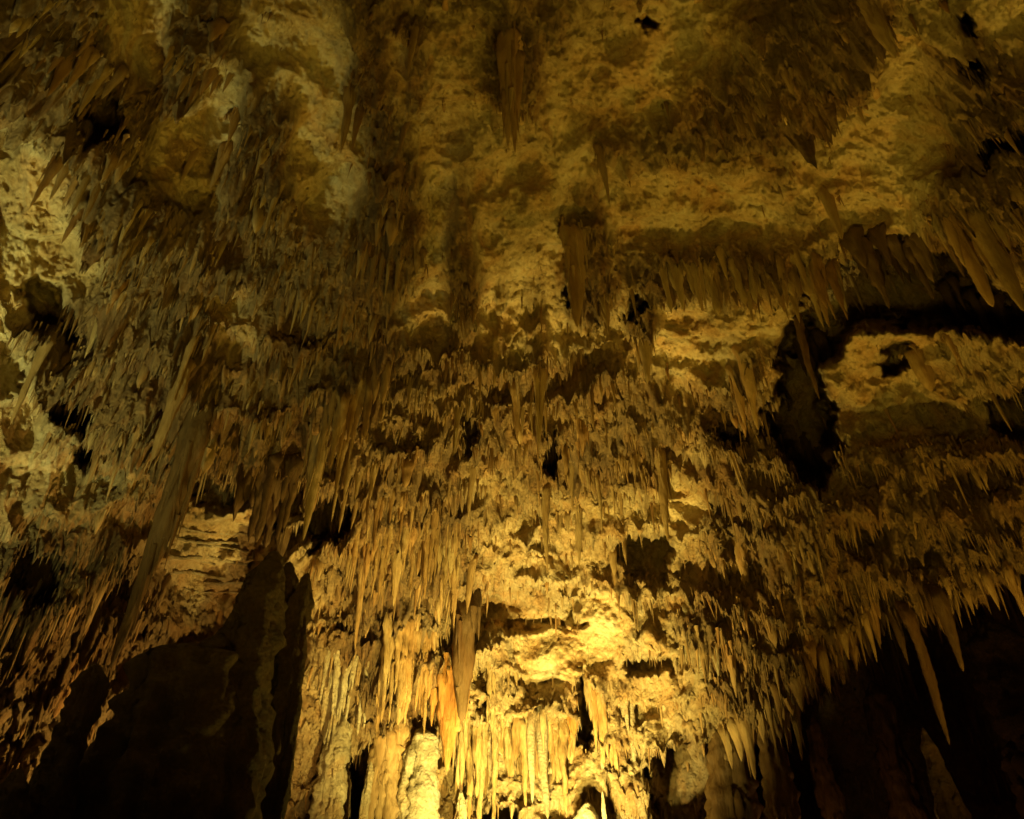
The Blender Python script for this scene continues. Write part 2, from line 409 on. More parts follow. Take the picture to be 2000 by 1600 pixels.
# ------------------------------------------------------------------ the shell: ceiling and walls
def axis(lo, a, b, hi, step, coarse):
    return np.concatenate([np.arange(lo, a, coarse), np.arange(a, b, step), np.arange(b, hi, coarse)])
STEP = 2.95
gx = axis(-900, -60, 2060, 2900, STEP, 24.0)
gy = axis(-900, -50, 1640, 2100, STEP, 24.0)
GX, GY = np.meshgrid(gx, gy)
Dg, Tg, Fg, PITg = dist_field(GX, GY, True)
Pg = CAM + dirs(GX, GY) * Dg[..., None]

def detail(P, T, py, FL):
    """fine relief: lumps on bare rock, flutes and hanging teeth where dripstone has grown"""
    b1 = 1 - 2.2 * np.abs(perlin(P * 1.7)); b2 = 1 - 2.2 * np.abs(perlin(P * 4.1 + 5)); b3 = perlin(P * 9.5)
    b4 = 1 - 2.2 * np.abs(perlin(P * 14.0 + 3))
    pit = np.maximum(perlin(P * 6.0 + 60) - 0.35, 0)
    lump = 0.11 * b1 + 0.060 * b2 + 0.045 * b3 + 0.045 * b4 + 0.020 * perlin(P * 26.0 + 5) - 0.12 * pit
    warp = np.stack([perlin(P * 1.1 + 2), perlin(P * 1.1 + 8), np.zeros(P.shape[:-1])], -1) * 0.10
    Q = P + warp
    q1 = Q * np.array([3.6, 3.6, 0.55]); q2 = Q * np.array([8.5, 8.5, 1.0])
    fl = 0.15 * (1 - 2.4 * np.abs(perlin(q1))) + 0.075 * (1 - 2.2 * np.abs(perlin(q2 + 3)))
    q3 = Q * np.array([17.0, 17.0, 1.7])
    fl = fl * (1 + 0.5 * FL) + (0.035 + 0.05 * FL) * (1 - 2.2 * np.abs(perlin(q3 + 7)))
    t1 = np.maximum(perlin(P * np.array([4.5, 4.5, 0.8]) + 20), 0) ** 1.5
    t2 = np.maximum(perlin(P * np.array([10.0, 10.0, 1.6]) + 40), 0) ** 1.4
    t3 = np.maximum(perlin(P * np.array([16.0, 16.0, 3.0]) + 70), 0) ** 1.2
    down = (0.75 * t1 + 0.40 * t2)
    global TEETH
    TEETH = 0.20 * t3 * (0.25 + 1.0 * T)
    return lump, fl, down

lump, fl, down = detail(Pg, Tg, GY, flow(GX, GY))
dv = dirs(GX, GY)
inn = (GX > -70) & (GX < 2070) & (GY > -60) & (GY < 1650)
Tm = Tg * (1 - 0.5 * PITg)
Pg = Pg - dv * (lump * (1 - 0.45 * Tg) + fl * (0.25 + 0.75 * Tg) * 0.8)[..., None]
Pg[..., 2] -= (down * (0.10 + 0.90 * Tm) + TEETH) * inn
nyy, nxx = GX.shape

def shell_piece(name, sel):
    """sel: boolean per quad"""
    idx = np.arange(nyy * nxx).reshape(nyy, nxx)
    Q = np.stack([idx[:-1, :-1], idx[:-1, 1:], idx[1:, 1:], idx[1:, :-1]], -1)[sel]
    used = np.unique(Q)
    rem = np.full(nyy * nxx, -1, np.int64); rem[used] = np.arange(len(used))
    o = link_mesh(name, Pg.reshape(-1, 3)[used], rem[Q], M_SHELL)
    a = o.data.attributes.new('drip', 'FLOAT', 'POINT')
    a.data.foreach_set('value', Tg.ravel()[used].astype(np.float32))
    return tag(o, kind='structure')

qx = 0.5 * (GX[:-1, :-1] + GX[1:, 1:]); qy = 0.5 * (GY[:-1, :-1] + GY[1:, 1:])
wob = 30 * fbm(np.stack([qx / 120, qy / 120, qx * 0 + 1.5], -1), 3)
left_side = (qx + wob) < 330 - 0.12 * (qy - 400)
left_side &= (qy > 1000 - 0.0 * qx) | ((qx + wob) < 250 - 0.25 * np.abs(qy - 600))
right_side = (qx + wob) > 1470
low = (qy + wob) > 985
left = left_side & ((qy + wob) > 330)
right = right_side & ((qy + wob) > 640)
back = low & ~left & ~right
ceil_ = ~(left | right | back)
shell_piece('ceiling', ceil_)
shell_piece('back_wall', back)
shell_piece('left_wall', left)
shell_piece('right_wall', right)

# floor with the mud bank that climbs to the back wall
fx = np.linspace(-18, 18, 240); fy = np.linspace(-6, 30, 240)
FX, FY = np.meshgrid(fx, fy)
FP = np.stack([FX, FY, FX * 0], -1)
FZ = -0.3 + 0.25 * fbm(FP * 0.5, 4)
FZ += 3.6 * np.exp(-((FX - 4.6) / 2.4) ** 2 - ((FY - 17.2) / 3.2) ** 2)
FZ += 0.35 * sstep(12, 18, FY)
tag(link_mesh('floor', np.stack([FX, FY, FZ], -1),
              (lambda i: np.stack([i[:-1, :-1], i[:-1, 1:], i[1:, 1:], i[1:, :-1]], -1).reshape(-1, 4))(np.arange(240 * 240).reshape(240, 240)),
              M_FLOOR), kind='structure')

# ------------------------------------------------------------------ dripstone spikes
def spikes(tops, L, R, K, SD, bend=0.05, seed=0, power=0.8, back=None):
    """many tapered hanging spikes at once. tops (n,3), L, R (n); their roots curve back into the rock along 'back'"""
    r = np.random.default_rng(seed)
    n = len(tops)
    t = np.linspace(0, 1, K)[None, :, None]
    ang = (np.linspace(0, 2 * np.pi, SD, endpoint=False)[None, None, :] + r.uniform(0, 6.28, (n, 1, 1)))
    pw = r.uniform(power * 0.6, power * 1.25, (n, 1, 1))
    prof = (1 - t) ** pw * (1 + 0.14 * np.sin(t * r.uniform(8, 20, (n, 1, 1)) + r.uniform(0, 6, (n, 1, 1)))) + 0.07 * (1 - t)
    rad = R[:, None, None] * prof * (1 + 0.22 * np.cos(ang * 2 + r.uniform(0, 6, (n, 1, 1))) + 0.13 * r.normal(size=(n, K, SD)))
    rad[:, -1, :] = R[:, None] * 0.05
    bx = r.normal(size=(n, 1, 1)) * bend; by = r.normal(size=(n, 1, 1)) * bend
    cx = bx * L[:, None, None] * t ** 1.6; cy = by * L[:, None, None] * t ** 1.6
    if back is not None:
        bk = (1 - t[:, :, 0]) ** 3
        cx = cx + (bk * back[:, 0:1])[:, :, None]; cy = cy + (bk * back[:, 1:2])[:, :, None]
    X = tops[:, 0, None, None] + cx + rad * np.cos(ang)
    Y = tops[:, 1, None, None] + cy + rad * np.sin(ang)
    Z = tops[:, 2, None, None] - L[:, None, None] * t + 0 * ang
    V = np.stack([X, Y, Z], -1).reshape(-1, 3)
    base = (np.arange(n) * K * SD)[:, None, None]
    kk = np.arange(K - 1)[None, :, None] * SD
    ss = np.arange(SD)[None, None, :]; s2 = (ss + 1) % SD
    Q = np.stack([base + kk + ss, base + kk + s2, base + kk + SD + s2, base + kk + SD + ss], -1).reshape(-1, 4)
    return V, Q

class Parts:
    def __init__(self): self.V = []; self.Q = []; self.n = 0
    def add(self, V, Q):
        self.V.append(np.asarray(V).reshape(-1, 3)); self.Q.append(np.asarray(Q) + self.n); self.n += len(self.V[-1])
    def build(self, name, mat):
        return link_mesh(name, np.concatenate(self.V), np.concatenate(self.Q), mat)

# uncountable small ones: one mass
def scatter(count, seed, expo=1.4, lip=0.9, over=4):
    r = np.random.default_rng(seed)
    x = r.uniform(-60, 2060, count * over); y = r.uniform(-60, 1640, count * over)
    D_, T_, F_, P_ = dist_field(x, y, True)
    fl_ = flow(x, y)
    clump = sstep(-0.25, 0.35, fbm(np.stack([x / 55, y / 75, x * 0 + seed], -1), 2))
    dens = (0.05 + T_ ** expo) * (0.35 + lip * sstep(0.65, 1.0, F_)) * (1 - 0.45 * P_) * (0.15 + clump) * (1 - 0.7 * fl_)
    k = np.nonzero(r.uniform(0, 1, len(x)) < dens)[0][:count]
    return x[k], y[k], D_[k], T_[k], F_[k], r

mass = Parts()
def horiz(x, y, m):
    d = dirs(x, y); h = d[:, :2] / np.linalg.norm(d[:, :2], axis=1, keepdims=True)
    return h * m[:, None]
# fine ones
x, y, D_, T_, F_, r = scatter(25000, 101, 1.0)
ln = np.clip(np.exp(r.normal(-1.55, 0.45, len(x))) * (0.6 + 0.7 * T_), 0.05, 0.6) * (D_ / 15.5)
rd = np.clip(ln * r.uniform(0.04, 0.09, len(x)), 0.007, 0.028) * (D_ / 16)
tp = point(x, y, D_ - 0.04); tp[:, 2] += 0.10
mass.add(*spikes(tp, ln + 0.1, rd, 4, 5, 0.05, 1, back=horiz(x, y, 0.12 + 0 * ln)))
# middling ones
x, y, D_, T_, F_, r = scatter(6000, 102)
ln = np.clip(np.exp(r.normal(-1.15, 0.62, len(x))) * (0.5 + 0.6 * T_), 0.12, 1.1) * (D_ / 16)
rd = np.clip(ln * r.uniform(0.035, 0.085, len(x)), 0.012, 0.045) * (D_ / 16)
tp = point(x, y, D_ - 0.05); tp[:, 2] += 0.12
mass.add(*spikes(tp, ln + 0.12, rd, 7, 6, 0.04, 2, back=horiz(x, y, 0.2 + 0 * ln)))
# shaggy bodies: a thick spike set round with small ones
x, y, D_, T_, F_, r = scatter(1500, 103, 1.8, 1.2, 6)
nb = len(x)
ln = np.clip(np.exp(r.normal(-0.75, 0.35, nb)) * (0.45 + 0.6 * T_), 0.15, 1.3) * (D_ / 17)
rd = np.clip(ln * r.uniform(0.08, 0.18, nb), 0.035, 0.13)
tp = point(x, y, D_ - 0.02); tp[:, 2] += 0.15
mass.add(*spikes(tp, ln + 0.15, rd, 9, 9, 0.03, 3, 0.7, back=horiz(x, y, 0.3 + 0 * ln)))
NC = 6
ii = np.repeat(np.arange(nb), NC)
aa = r.uniform(0, 6.283, len(ii)); tz = r.uniform(-0.1, 0.75, len(ii))
rb = rd[ii] * (1 - np.maximum(tz, 0)) ** 0.7
tc = tp[ii] + np.stack([rb * np.cos(aa) * r.uniform(.6, 1.5, len(ii)), rb * np.sin(aa), -ln[ii] * tz], -1)
lc = ln[ii] * r.uniform(0.15, 0.45, len(ii)) + 0.04
mass.add(*spikes(tc, lc, np.clip(rd[ii] * r.uniform(.15, .35, len(ii)), 0.010, 0.04), 5, 5, 0.04, 4))
o = mass.build('small_stalactites', M_DRIP)
tag(o, 'countless small brown stalactites crowding the cave ceiling and walls', 'stalactites', kind='stuff')
print('mass verts', mass.n)

# ------------------------------------------------------------------ single large stalactites
def tube_mesh(parts, path, radii, SD, flute=0.0, nfl=5, rough=0.06, seed=0, squash=1.0, lumps=0.0, ringed=0.0):
    """a lumpy body of revolution along a path of points (K,3)"""
    path = np.asarray(path, float); K = len(path)
    radii = np.asarray(radii, float)
    a = np.linspace(0, 2 * np.pi, SD, endpoint=False)
    ca, sa = np.cos(a), np.sin(a)
    base = np.zeros((K, SD, 3))
    base[:, :, 0] = path[:, 0, None] + radii[:, None] * ca
    base[:, :, 1] = path[:, 1, None] + radii[:, None] * sa * squash
    base[:, :, 2] = path[:, 2, None]
    s = 1 / max(radii.max(), 0.02)
    nz = perlin(base * np.array([s * 1.4, s * 1.4, s * 0.35]) + seed * 3.7)
    n2 = perlin(base * s * 3.5 + seed * 1.3)
    n3 = perlin(base * s * np.array([8, 8, 3.5]) + seed * 2.3)
    k = 1 + rough * 3.0 * nz + rough * 1.8 * n2 + rough * 1.3 * n3
    if flute:
        ph = perlin(np.stack([path[:, 2] * 0.8, path[:, 2] * 0 + seed, path[:, 2] * 0], -1)) * 1.5
        k = k + flute * (1 - 2 * np.abs(np.sin(a[None] * nfl / 2 + ph[:, None] + seed)))
    if lumps:
        k = k + lumps * perlin(np.stack([base[..., 0] * s * .6, base[..., 1] * s * .6, base[..., 2] * s * 0.9], -1) + seed)
    if ringed:
        k = k + ringed * np.sin(path[:, 2] * 2 * math.pi / (radii.max() * 1.1) + 2 * nz.mean(1))[:, None]
    r = radii[:, None] * k
    V = np.empty((K, SD, 3))
    V[..., 0] = path[:, 0, None] + r * ca; V[..., 1] = path[:, 1, None] + r * sa * squash; V[..., 2] = path[:, 2, None]
    idx = np.arange(K * SD).reshape(K, SD)
    nx = np.roll(idx, -1, 1)
    Q = np.stack([idx[:-1], nx[:-1], nx[1:], idx[1:]], -1).reshape(-1, 4)
    parts.add(V, Q)

def up_from(tip, len_px):
    """length in metres of a vertical line from tip that spans len_px in the picture"""
    x0, y0 = project(tip)
    lo, hi = 0.01, 12.0
    for _ in range(30):
        mid = 0.5 * (lo + hi)
        x1, y1 = project(tip + np.array([0, 0, mid]))
        if math.hypot(x1 - x0, y1 - y0) < len_px: lo = mid
        else: hi = mid
    return lo

def hang(px, py, len_px, wid_px, dist=None, mat=None, seed=0, comb=0, fat=0.75, squash=0.8, bend=0.04, flute=0.07, ringed=0.0, name='stalactite', root=0.6, off=0.06, pieces=False, rough=0.07):
    """one stalactite whose tip stands at (px, py); the root runs on up into the rock"""
    r = random.Random(seed * 7919 + 13)
    vx, vy = 1000 - px, -1230 - py
    l = math.hypot(vx, vy)
    rx, ry = px + vx / l * len_px, py + vy / l * len_px
    if dist is None:
        dr = float(dist_field(np.array([rx]), np.array([ry - 8]))[0]) - off
        # solve the tip's distance so that its top is dr away
        dd = dr
        for _ in range(12):
            tip = point(px, py, dd)
            L = up_from(tip, len_px)
            top = tip + np.array([0, 0, L])
            dd *= dr / np.linalg.norm(top - CAM)
    else:
        dd = dist
    tip = point(px, py, dd)
    L = up_from(tip, len_px)
    R = wid_px * 0.5 * dd / FPX
    K = max(12, min(44, int(len_px / 6))); SD = 10 if wid_px < 22 else 18
    t = np.linspace(0, 1, K)
    Lr = L + root
    z = tip[2] + Lr * (1 - t)
    bx, by = r.gauss(0, bend) * L, r.gauss(0, bend) * L
    w1 = r.uniform(0, 6)
    path = np.stack([tip[0] + bx * (t - 1) + 0.03 * L * np.sin(t * 5 + w1) * (1 - t), tip[1] + by * (t - 1), z], 1)
    hd = np.array([tip[0], tip[1]]) / math.hypot(tip[0], tip[1])
    bk = np.clip(1 - t * Lr / (root + 0.12 * L), 0, 1) ** 1.6 * (0.55 + 2.5 * R)
    path[:, :2] += bk[:, None] * hd
    tt = np.clip((t - root / Lr) / (1 - root / Lr), 0, 1)
    rad = R * ((1 - tt) ** fat * 1.0 + 0.10 * np.exp(-tt * 10)) * (1 + 0.10 * np.sin(t * r.uniform(9, 20) + w1)) + 0.004
    rad[0] *= 0.15; rad[1] *= 0.6
    rad[-1] = 0.002
    parts = Parts()
    tube_mesh(parts, path, rad, SD, flute, r.choice([4, 5, 6, 7]), rough, seed % 91, squash, 0.0, ringed)
    if comb:
        nt = comb; rr = np.random.default_rng(seed)
        aa = rr.uniform(0, 6.28, nt); tz = rr.uniform(0.0, 0.75, nt)
        rb = R * (1 - tz) ** fat * 0.85
        top = np.stack([tip[0] + bx * (tz - 1) + rb * np.cos(aa) * rr.uniform(.5, 1.5, nt), tip[1] + rb * np.sin(aa) * squash - 0.3 * rb, tip[2] + L * (1 - tz)], 1)
        lm = L * rr.uniform(0.16, 0.42, nt) * (1 - tz * 0.6)
        top[:, 2] += lm * 0.35
        V, Q = spikes(top, lm * 1.35, np.maximum(0.010, R * rr.uniform(0.12, 0.26, nt)), 7, 7, 0.04, seed)
        if pieces:
            o = parts.build(name, mat or M_HERO)
            per = 7 * 7
            for k in range(nt):
                q = Parts(); q.add(V[k * per:(k + 1) * per], Q[:6 * 7]); q.build('side_spike', mat or M_HERO).parent = o
            return o
        parts.add(V, Q)
    if name == 'stalactite':
        r5 = np.random.default_rng(seed + 77); m = 7
        a5 = r5.uniform(0, 6.28, m); q5 = r5.uniform(0.6, 2.2, m) * R
        l5 = np.minimum(L * r5.uniform(0.10, 0.38, m), 0.45)
        i0 = int(root / Lr * (K - 1)); c5 = path[i0]
        t5 = np.stack([c5[0] + q5 * np.cos(a5), c5[1] + q5 * np.sin(a5), c5[2] + 0.10 + 0 * a5], 1)
        V, Q = spikes(t5, l5 + 0.10, np.clip(R * r5.uniform(0.2, 0.5, m), 0.010, 0.05), 6, 6, 0.05, seed + 5, back=np.tile(hd * 0.2, (m, 1)))
        parts.add(V, Q)
    return parts.build(name, mat or M_HERO)

ORD = ['first', 'second', 'third', 'fourth', 'fifth', 'sixth', 'seventh', 'eighth', 'ninth', 'tenth', 'eleventh', 'twelfth', 'thirteenth', 'fourteenth', 'fifteenth', 'sixteenth']

# single ones with a face of their own: px, py of the tip, length, width, label, keywords
HERO = [
    (216, 1305, 520, 50, 'huge dark stalactite hanging down to the broad black stalagmite', dict(fat=0.55, flute=0.14, comb=22, off=.25, root=1.6, mat='b', rough=.1)),
    (297, 900, 205, 34, 'thin crooked stalactite fused beside the root of the huge dark stalactite', dict(fat=0.5, off=.25, bend=.02)),
    (592, 1056, 255, 44, 'long amber stalactite hanging free beside the dark arch', dict(fat=0.75, comb=10)),
    (120, 476, 95, 20, 'dark curved stalactite hanging before the pale rock patch', dict()),
    (350, 362, 82, 17, 'lone dark stalactite crossing a pale rock plate', dict()),
    (410, 372, 100, 26, 'shaggy dark stalactite beside the lone one on the pale plate', dict(comb=6)),
    (665, 300, 130, 26, 'outermost brown fang of the cluster below a dark ceiling pocket', dict(comb=4)),
    (686, 297, 110, 20, 'second brown fang of the cluster below a dark ceiling pocket', dict(comb=3)),
    (797, 150, 110, 17, 'slim curved stalactite hanging alone over the upper ceiling', dict()),
    (992, 290, 250, 44, 'one tip of the twin-pointed stalactite hanging from mid ceiling', dict(comb=14)),
    (1006, 300, 200, 30, 'longer tip of the twin-pointed stalactite hanging from mid ceiling', dict(comb=8)),
    (780, 300, 70, 16, 'small brown spike beside a rounded plate of ceiling rock', dict()),
    (1750, 114, 150, 46, 'thick dark fang ending over a pale orange plate', dict(comb=8, fat=.6)),
    (1645, 468, 105, 24, 'smooth fat stalactite reaching down to the rock step', dict(fat=.5)),
    (1478, 272, 90, 18, 'dark spike hanging below the shadowed ceiling mass', dict()),
    (1460, 275, 60, 12, 'short dark spike beside the longer one below the shadowed mass', dict()),
    (1190, 400, 120, 20, 'straight pale-edged stalactite on the bare ceiling plate', dict(comb=2)),
    (1128, 640, 200, 46, 'broad ribbed dripstone body beside a small dark hole', dict(comb=16, fat=.5)),
    (1940, 600, 190, 34, 'thick straight stalactite in front of the lit gap', dict(fat=.45, ringed=.05)),
    (2003, 610, 220, 38, 'outer thick stalactite crossing the frame edge near the lit gap', dict(fat=.45, ringed=.05)),
    (1885, 520, 150, 26, 'tapering stalactite before the bright sliver of rock', dict(comb=4)),
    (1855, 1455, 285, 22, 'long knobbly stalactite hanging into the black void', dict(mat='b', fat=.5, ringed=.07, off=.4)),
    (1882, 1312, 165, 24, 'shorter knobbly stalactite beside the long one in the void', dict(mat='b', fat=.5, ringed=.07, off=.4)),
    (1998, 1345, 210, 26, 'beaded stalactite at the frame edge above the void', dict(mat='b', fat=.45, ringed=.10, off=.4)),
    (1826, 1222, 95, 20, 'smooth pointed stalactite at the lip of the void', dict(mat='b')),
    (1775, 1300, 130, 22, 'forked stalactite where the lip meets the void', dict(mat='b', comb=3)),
    (1655, 1315, 60, 18, 'blunt short spike on the lip of the void', dict()),
    (1820, 766, 80, 34, 'blunt finger of rock jutting below a black hole', dict(fat=.35)),
    (902, 1412, 215, 50, 'dark smooth drapery blade in front of golden flowstone', dict(fat=.5, squash=.6, flute=.12, root=1.5, off=.5, mat='b', comb=5)),
    (873, 1508, 230, 78, 'glowing orange drapery ending in a sharp point', dict(fat=.75, squash=.4, flute=.14, comb=10, mat='o')),
    (628, 1292, 260, 58, 'long swept brown curtain with a bright lit rim', dict(fat=.6, squash=.5, flute=.12, off=.25, mat='o')),
    (1070, 1600, 230, 22, 'thin straight stalactite dropping past the golden flowstone', dict(fat=.4, mat='p')),
    (1040, 1570, 180, 16, 'slender pale stalactite just before the lower flowstone', dict(fat=.45, mat='p')),
    (1181, 1530, 150, 18, 'pointed golden stalactite over the mud bank', dict(mat='p')),
    (1305, 1058, 190, 24, 'long free stalactite over the dark hollow', dict(fat=.55, comb=4)),
    (1132, 1110, 130, 18, 'straight spike in front of the bright yellow patch', dict(comb=2)),
    (1070, 1120, 180, 20, 'long slender stalactite below the black slot', dict(comb=3)),
    (915, 1010, 110, 20, 'stalactite casting a double shadow on bright rock', dict()),
    (886, 890, 110, 18, 'narrow spike on the shoulder of the pleated rock', dict(comb=2)),
    (1010, 860, 110, 24, 'central spike of the small bright amber fringe', dict(comb=6)),
    (1052, 880, 160, 30, 'broad amber stalactite beside the black slot', dict(comb=6)),
    (1265, 750, 120, 30, 'smooth slanting stalactite on the pitted rock', dict(fat=.5)),
    (1248, 720, 110, 24, 'companion stalactite beside the slanting one on pitted rock', dict()),
    (1480, 840, 160, 34, 'tall brown fang beside the black slot', dict(comb=4)),
    (1455, 830, 110, 26, 'shorter brown fang next to the tall fang by the black slot', dict(comb=3)),
    (1620, 640, 130, 28, 'stalactite over the upper end of the black slot', dict(comb=3)),
    (1655, 610, 90, 24, 'dark stalactite against the big black hole', dict()),
    (490, 1245, 120, 20, 'broken lit stalactite hanging between dark columns', dict(off=.25)),
    (543, 1100, 170, 46, 'dark broad stalactite under the brown arch', dict(mat='b', comb=8, fat=.45)),
    (500, 1060, 140, 30, 'dark stalactite on the outer side of the brown arch', dict(mat='b', comb=6, fat=.5)),
    (692, 1260, 170, 18, 'fine straight stalactite before the yellow wall', dict()),
    (768, 1185, 130, 26, 'club-shaped golden stalactite above the dark hollow', dict(comb=3)),
    (912, 1200, 110, 20, 'yellow stalactite at the end of the golden fringe', dict(comb=2)),
    (883, 1198, 100, 20, 'yellow stalactite next to the end of the golden fringe', dict(comb=2)),
    (1210, 1195, 130, 14, 'very thin pale stalactite over the grey rock', dict()),
    (1298, 1500, 110, 26, 'drooping stalactite above the shadowed mud bank', dict(mat='p')),
    (1165, 1470, 150, 20, 'thin stalactite against the brightest wall', dict()),
    (20, 830, 190, 20, 'dark stalactite against the pale green wall', dict()),
    (165, 700, 90, 18, 'dripping spike over the shadowed pocket', dict()),
    (335, 790, 150, 16, 'long thin needle above the split root', dict(off=.25)),
    (395, 705, 90, 14, 'needle stalactite above the shaggy brown ledge', dict()),
]
for i, (px, py, ln_, wd, lab, kw) in enumerate(HERO):
    kw = dict(kw)
    mt = {'o': M_ORANGE, 'p': M_PALE, 'd': M_DARK, 'g': M_GOLD, 'b': M_BROWN}.get(kw.pop('mat', None), M_HERO)
    o = hang(px, py, ln_, wd, seed=i + 3, mat=mt, pieces=True, **kw)
    tag(o, lab, 'stalactite')

# fringes: stalactites that line a lip, told apart by their order along it
FRINGE = [  # polyline of roots, count, length px, width px, adjective, place, keywords
    ([(640, 780), (700, 880), (760, 930)], 11, (60, 130), (16, 28), 'amber', 'on the shaggy slope beside the arch', {}),
    ([(600, 870), (640, 900), (700, 960)], 9, (50, 120), (16, 28), 'lit', 'on the brown arch shoulder', {}),
    ([(350, 830), (450, 850), (560, 860)], 14, (35, 70), (10, 18), 'short brown', 'fringing the ledge over the dark arch', {}),
    ([(420, 760), (500, 780), (580, 790)], 12, (30, 75), (10, 18), 'brown', 'on the upper shaggy ledge', {}),
    ([(80, 700), (160, 715), (260, 710), (340, 715)], 14, (25, 60), (10, 18), 'dull', 'under the ledge above the shadow pocket', {}),
    ([(100, 300), (160, 330), (240, 370), (300, 420)], 13, (50, 110), (16, 28), 'dark', 'in the thicket over the pale rock', {}),
    ([(40, 60), (110, 90), (180, 110), (240, 130)], 12, (50, 110), (14, 28), 'broad dark', 'in the topmost shadowed thicket', {}),
    ([(200, 480), (280, 470), (360, 450), (440, 470)], 14, (40, 90), (12, 24), 'olive', 'below the pale plate', {}),
    ([(460, 200), (500, 260), (540, 330), (570, 420)], 12, (40, 90), (14, 24), 'shaggy', 'on the hanging ridge', {}),
    ([(330, 90), (370, 130), (420, 150), (460, 130)], 10, (40, 100), (14, 26), 'dark', 'on the ridge next to the topmost thicket', {}),
    ([(700, 470), (740, 500), (790, 490)], 9, (60, 110), (16, 26), 'brown', 'on the ribbed hanging mass', {}),
    ([(560, 560), (620, 580), (700, 580)], 12, (40, 100), (12, 22), 'dull green', 'below the ridge of lumpy rock', {}),
    ([(1460, 200), (1520, 210), (1600, 215), (1680, 190)], 13, (30, 70), (12, 22), 'dark', 'fringing the great shadowed mass', {}),
    ([(1290, 205), (1340, 210), (1400, 215), (1440, 210)], 9, (25, 60), (9, 15), 'small', 'in the row over the smooth plate', {}),
    ([(1300, 490), (1400, 495), (1500, 500), (1590, 510)], 14, (50, 110), (12, 24), 'brown', 'on the curtain below the long rock step', {}),
    ([(1590, 520), (1640, 520), (1700, 510), (1750, 530)], 9, (40, 100), (12, 24), 'black', 'at the mouth of the big black hole', {}),
    ([(1800, 400), (1850, 420), (1900, 440), (1950, 430)], 9, (60, 130), (16, 30), 'dark leaning', 'by the lit gap', {}),
    ([(1890, 200), (1920, 230), (1960, 250), (1990, 260)], 7, (30, 70), (12, 22), 'brown', 'round the notch in the upper rock', {}),
    ([(1810, 660), (1850, 650), (1890, 650), (1920, 670)], 8, (45, 75), (16, 22), 'claw-like dark', 'over the lit shelf', {}),
    ([(1010, 780), (1060, 770), (1110, 770), (1160, 780)], 10, (40, 100), (10, 20), 'bright amber', 'in the middle fringe', {}),
    ([(760, 960), (820, 980), (880, 1000)], 11, (50, 110), (12, 22), 'golden', 'on the golden curtain', {}),
    ([(700, 1070), (760, 1080), (830, 1090), (900, 1100)], 14, (50, 110), (12, 22), 'golden', 'above the dark hollow', {}),
    ([(930, 1130), (1000, 1145), (1080, 1150), (1130, 1150)], 12, (15, 40), (5, 10), 'tiny yellow', 'under the bright overhang', {}),
    ([(1200, 1120), (1240, 1140), (1290, 1150)], 8, (30, 80), (8, 16), 'thin pale', 'by the grey rock', {}),
    ([(1410, 1440), (1460, 1400), (1520, 1350), (1560, 1310)], 12, (50, 120), (18, 34), 'smooth brown', 'on the lowest stretch of the void lip', dict(off=.3)),
    ([(1580, 1290), (1640, 1240), (1700, 1200), (1750, 1180)], 12, (30, 80), (12, 22), 'brown', 'on the middle stretch of the void lip', dict(off=.3)),
    ([(1790, 1160), (1850, 1140), (1920, 1130), (1980, 1110)], 8, (30, 90), (14, 26), 'dull', 'on the highest stretch of the void lip', dict(off=.3)),
    ([(690, 1380), (740, 1390), (790, 1400)], 10, (30, 80), (9, 16), 'pale', 'on the frayed curtain over the dark columns', dict()),
    ([(900, 1500), (980, 1520), (1060, 1530), (1120, 1520)], 12, (30, 80), (7, 14), 'golden', 'at the foot of the lower flowstone', dict()),
    ([(1100, 900), (1160, 920), (1220, 930)], 9, (50, 120), (12, 22), 'brown', 'below the ledge beside the black slot', {}),
    ([(60, 1110), (130, 1130), (200, 1150)], 10, (40, 110), (12, 24), 'dull orange', 'on the shadowed side wall', {}),
    ([(300, 1160), (350, 1165), (410, 1170), (440, 1180)], 9, (50, 100), (10, 20), 'striped', 'under the layered niche', dict(off=.1)),
]
def along(poly, u):
    seg = [math.dist(poly[i], poly[i + 1]) for i in range(len(poly) - 1)]
    s = u * sum(seg)
    for i, g in enumerate(seg):
        if s <= g or i == len(seg) - 1:
            k = s / g
            return poly[i][0] + (poly[i + 1][0] - poly[i][0]) * k, poly[i][1] + (poly[i + 1][1] - poly[i][1]) * k
        s -= g
rr = random.Random(5)
total = 0
for fi, (poly, cnt, lr, wr, adj, place, kw) in enumerate(FRINGE):
    cnt = max(5, round(cnt * 0.66))
    items = []
    for k in range(cnt):
        x, y = along(poly, (k + 0.5) / cnt)
        x += rr.uniform(-.25, .25) * (poly[-1][0] - poly[0][0]) / cnt; y += rr.gauss(0, 9)
        L_ = rr.uniform(*lr) * rr.choice([.7, 1, 1, 1.2]); w_ = rr.uniform(*wr) * rr.choice([.55, .7, .8, .95])
        vx, vy = 1000 - x, -1230 - y; l = math.hypot(vx, vy)
        items.append((x - vx / l * L_, y - vy / l * L_, L_, w_))
    items.sort(key=lambda t: t[0])
    mt = M_ORANGE if 'amber' in adj and rr.random() < 0 else M_HERO
    for k, (x, y, L_, w_) in enumerate(items):
        o = hang(x, y, L_, w_, seed=1000 + fi * 40 + k, mat=M_HERO, comb=3 if w_ > 14 else 0, **kw)
        tag(o, f'{ORD[k]} from left of the {adj} stalactites {place}', 'stalactite', f'{adj} stalactites {place}')
        total += 1
print('fringe', total, 'hero', len(HERO))

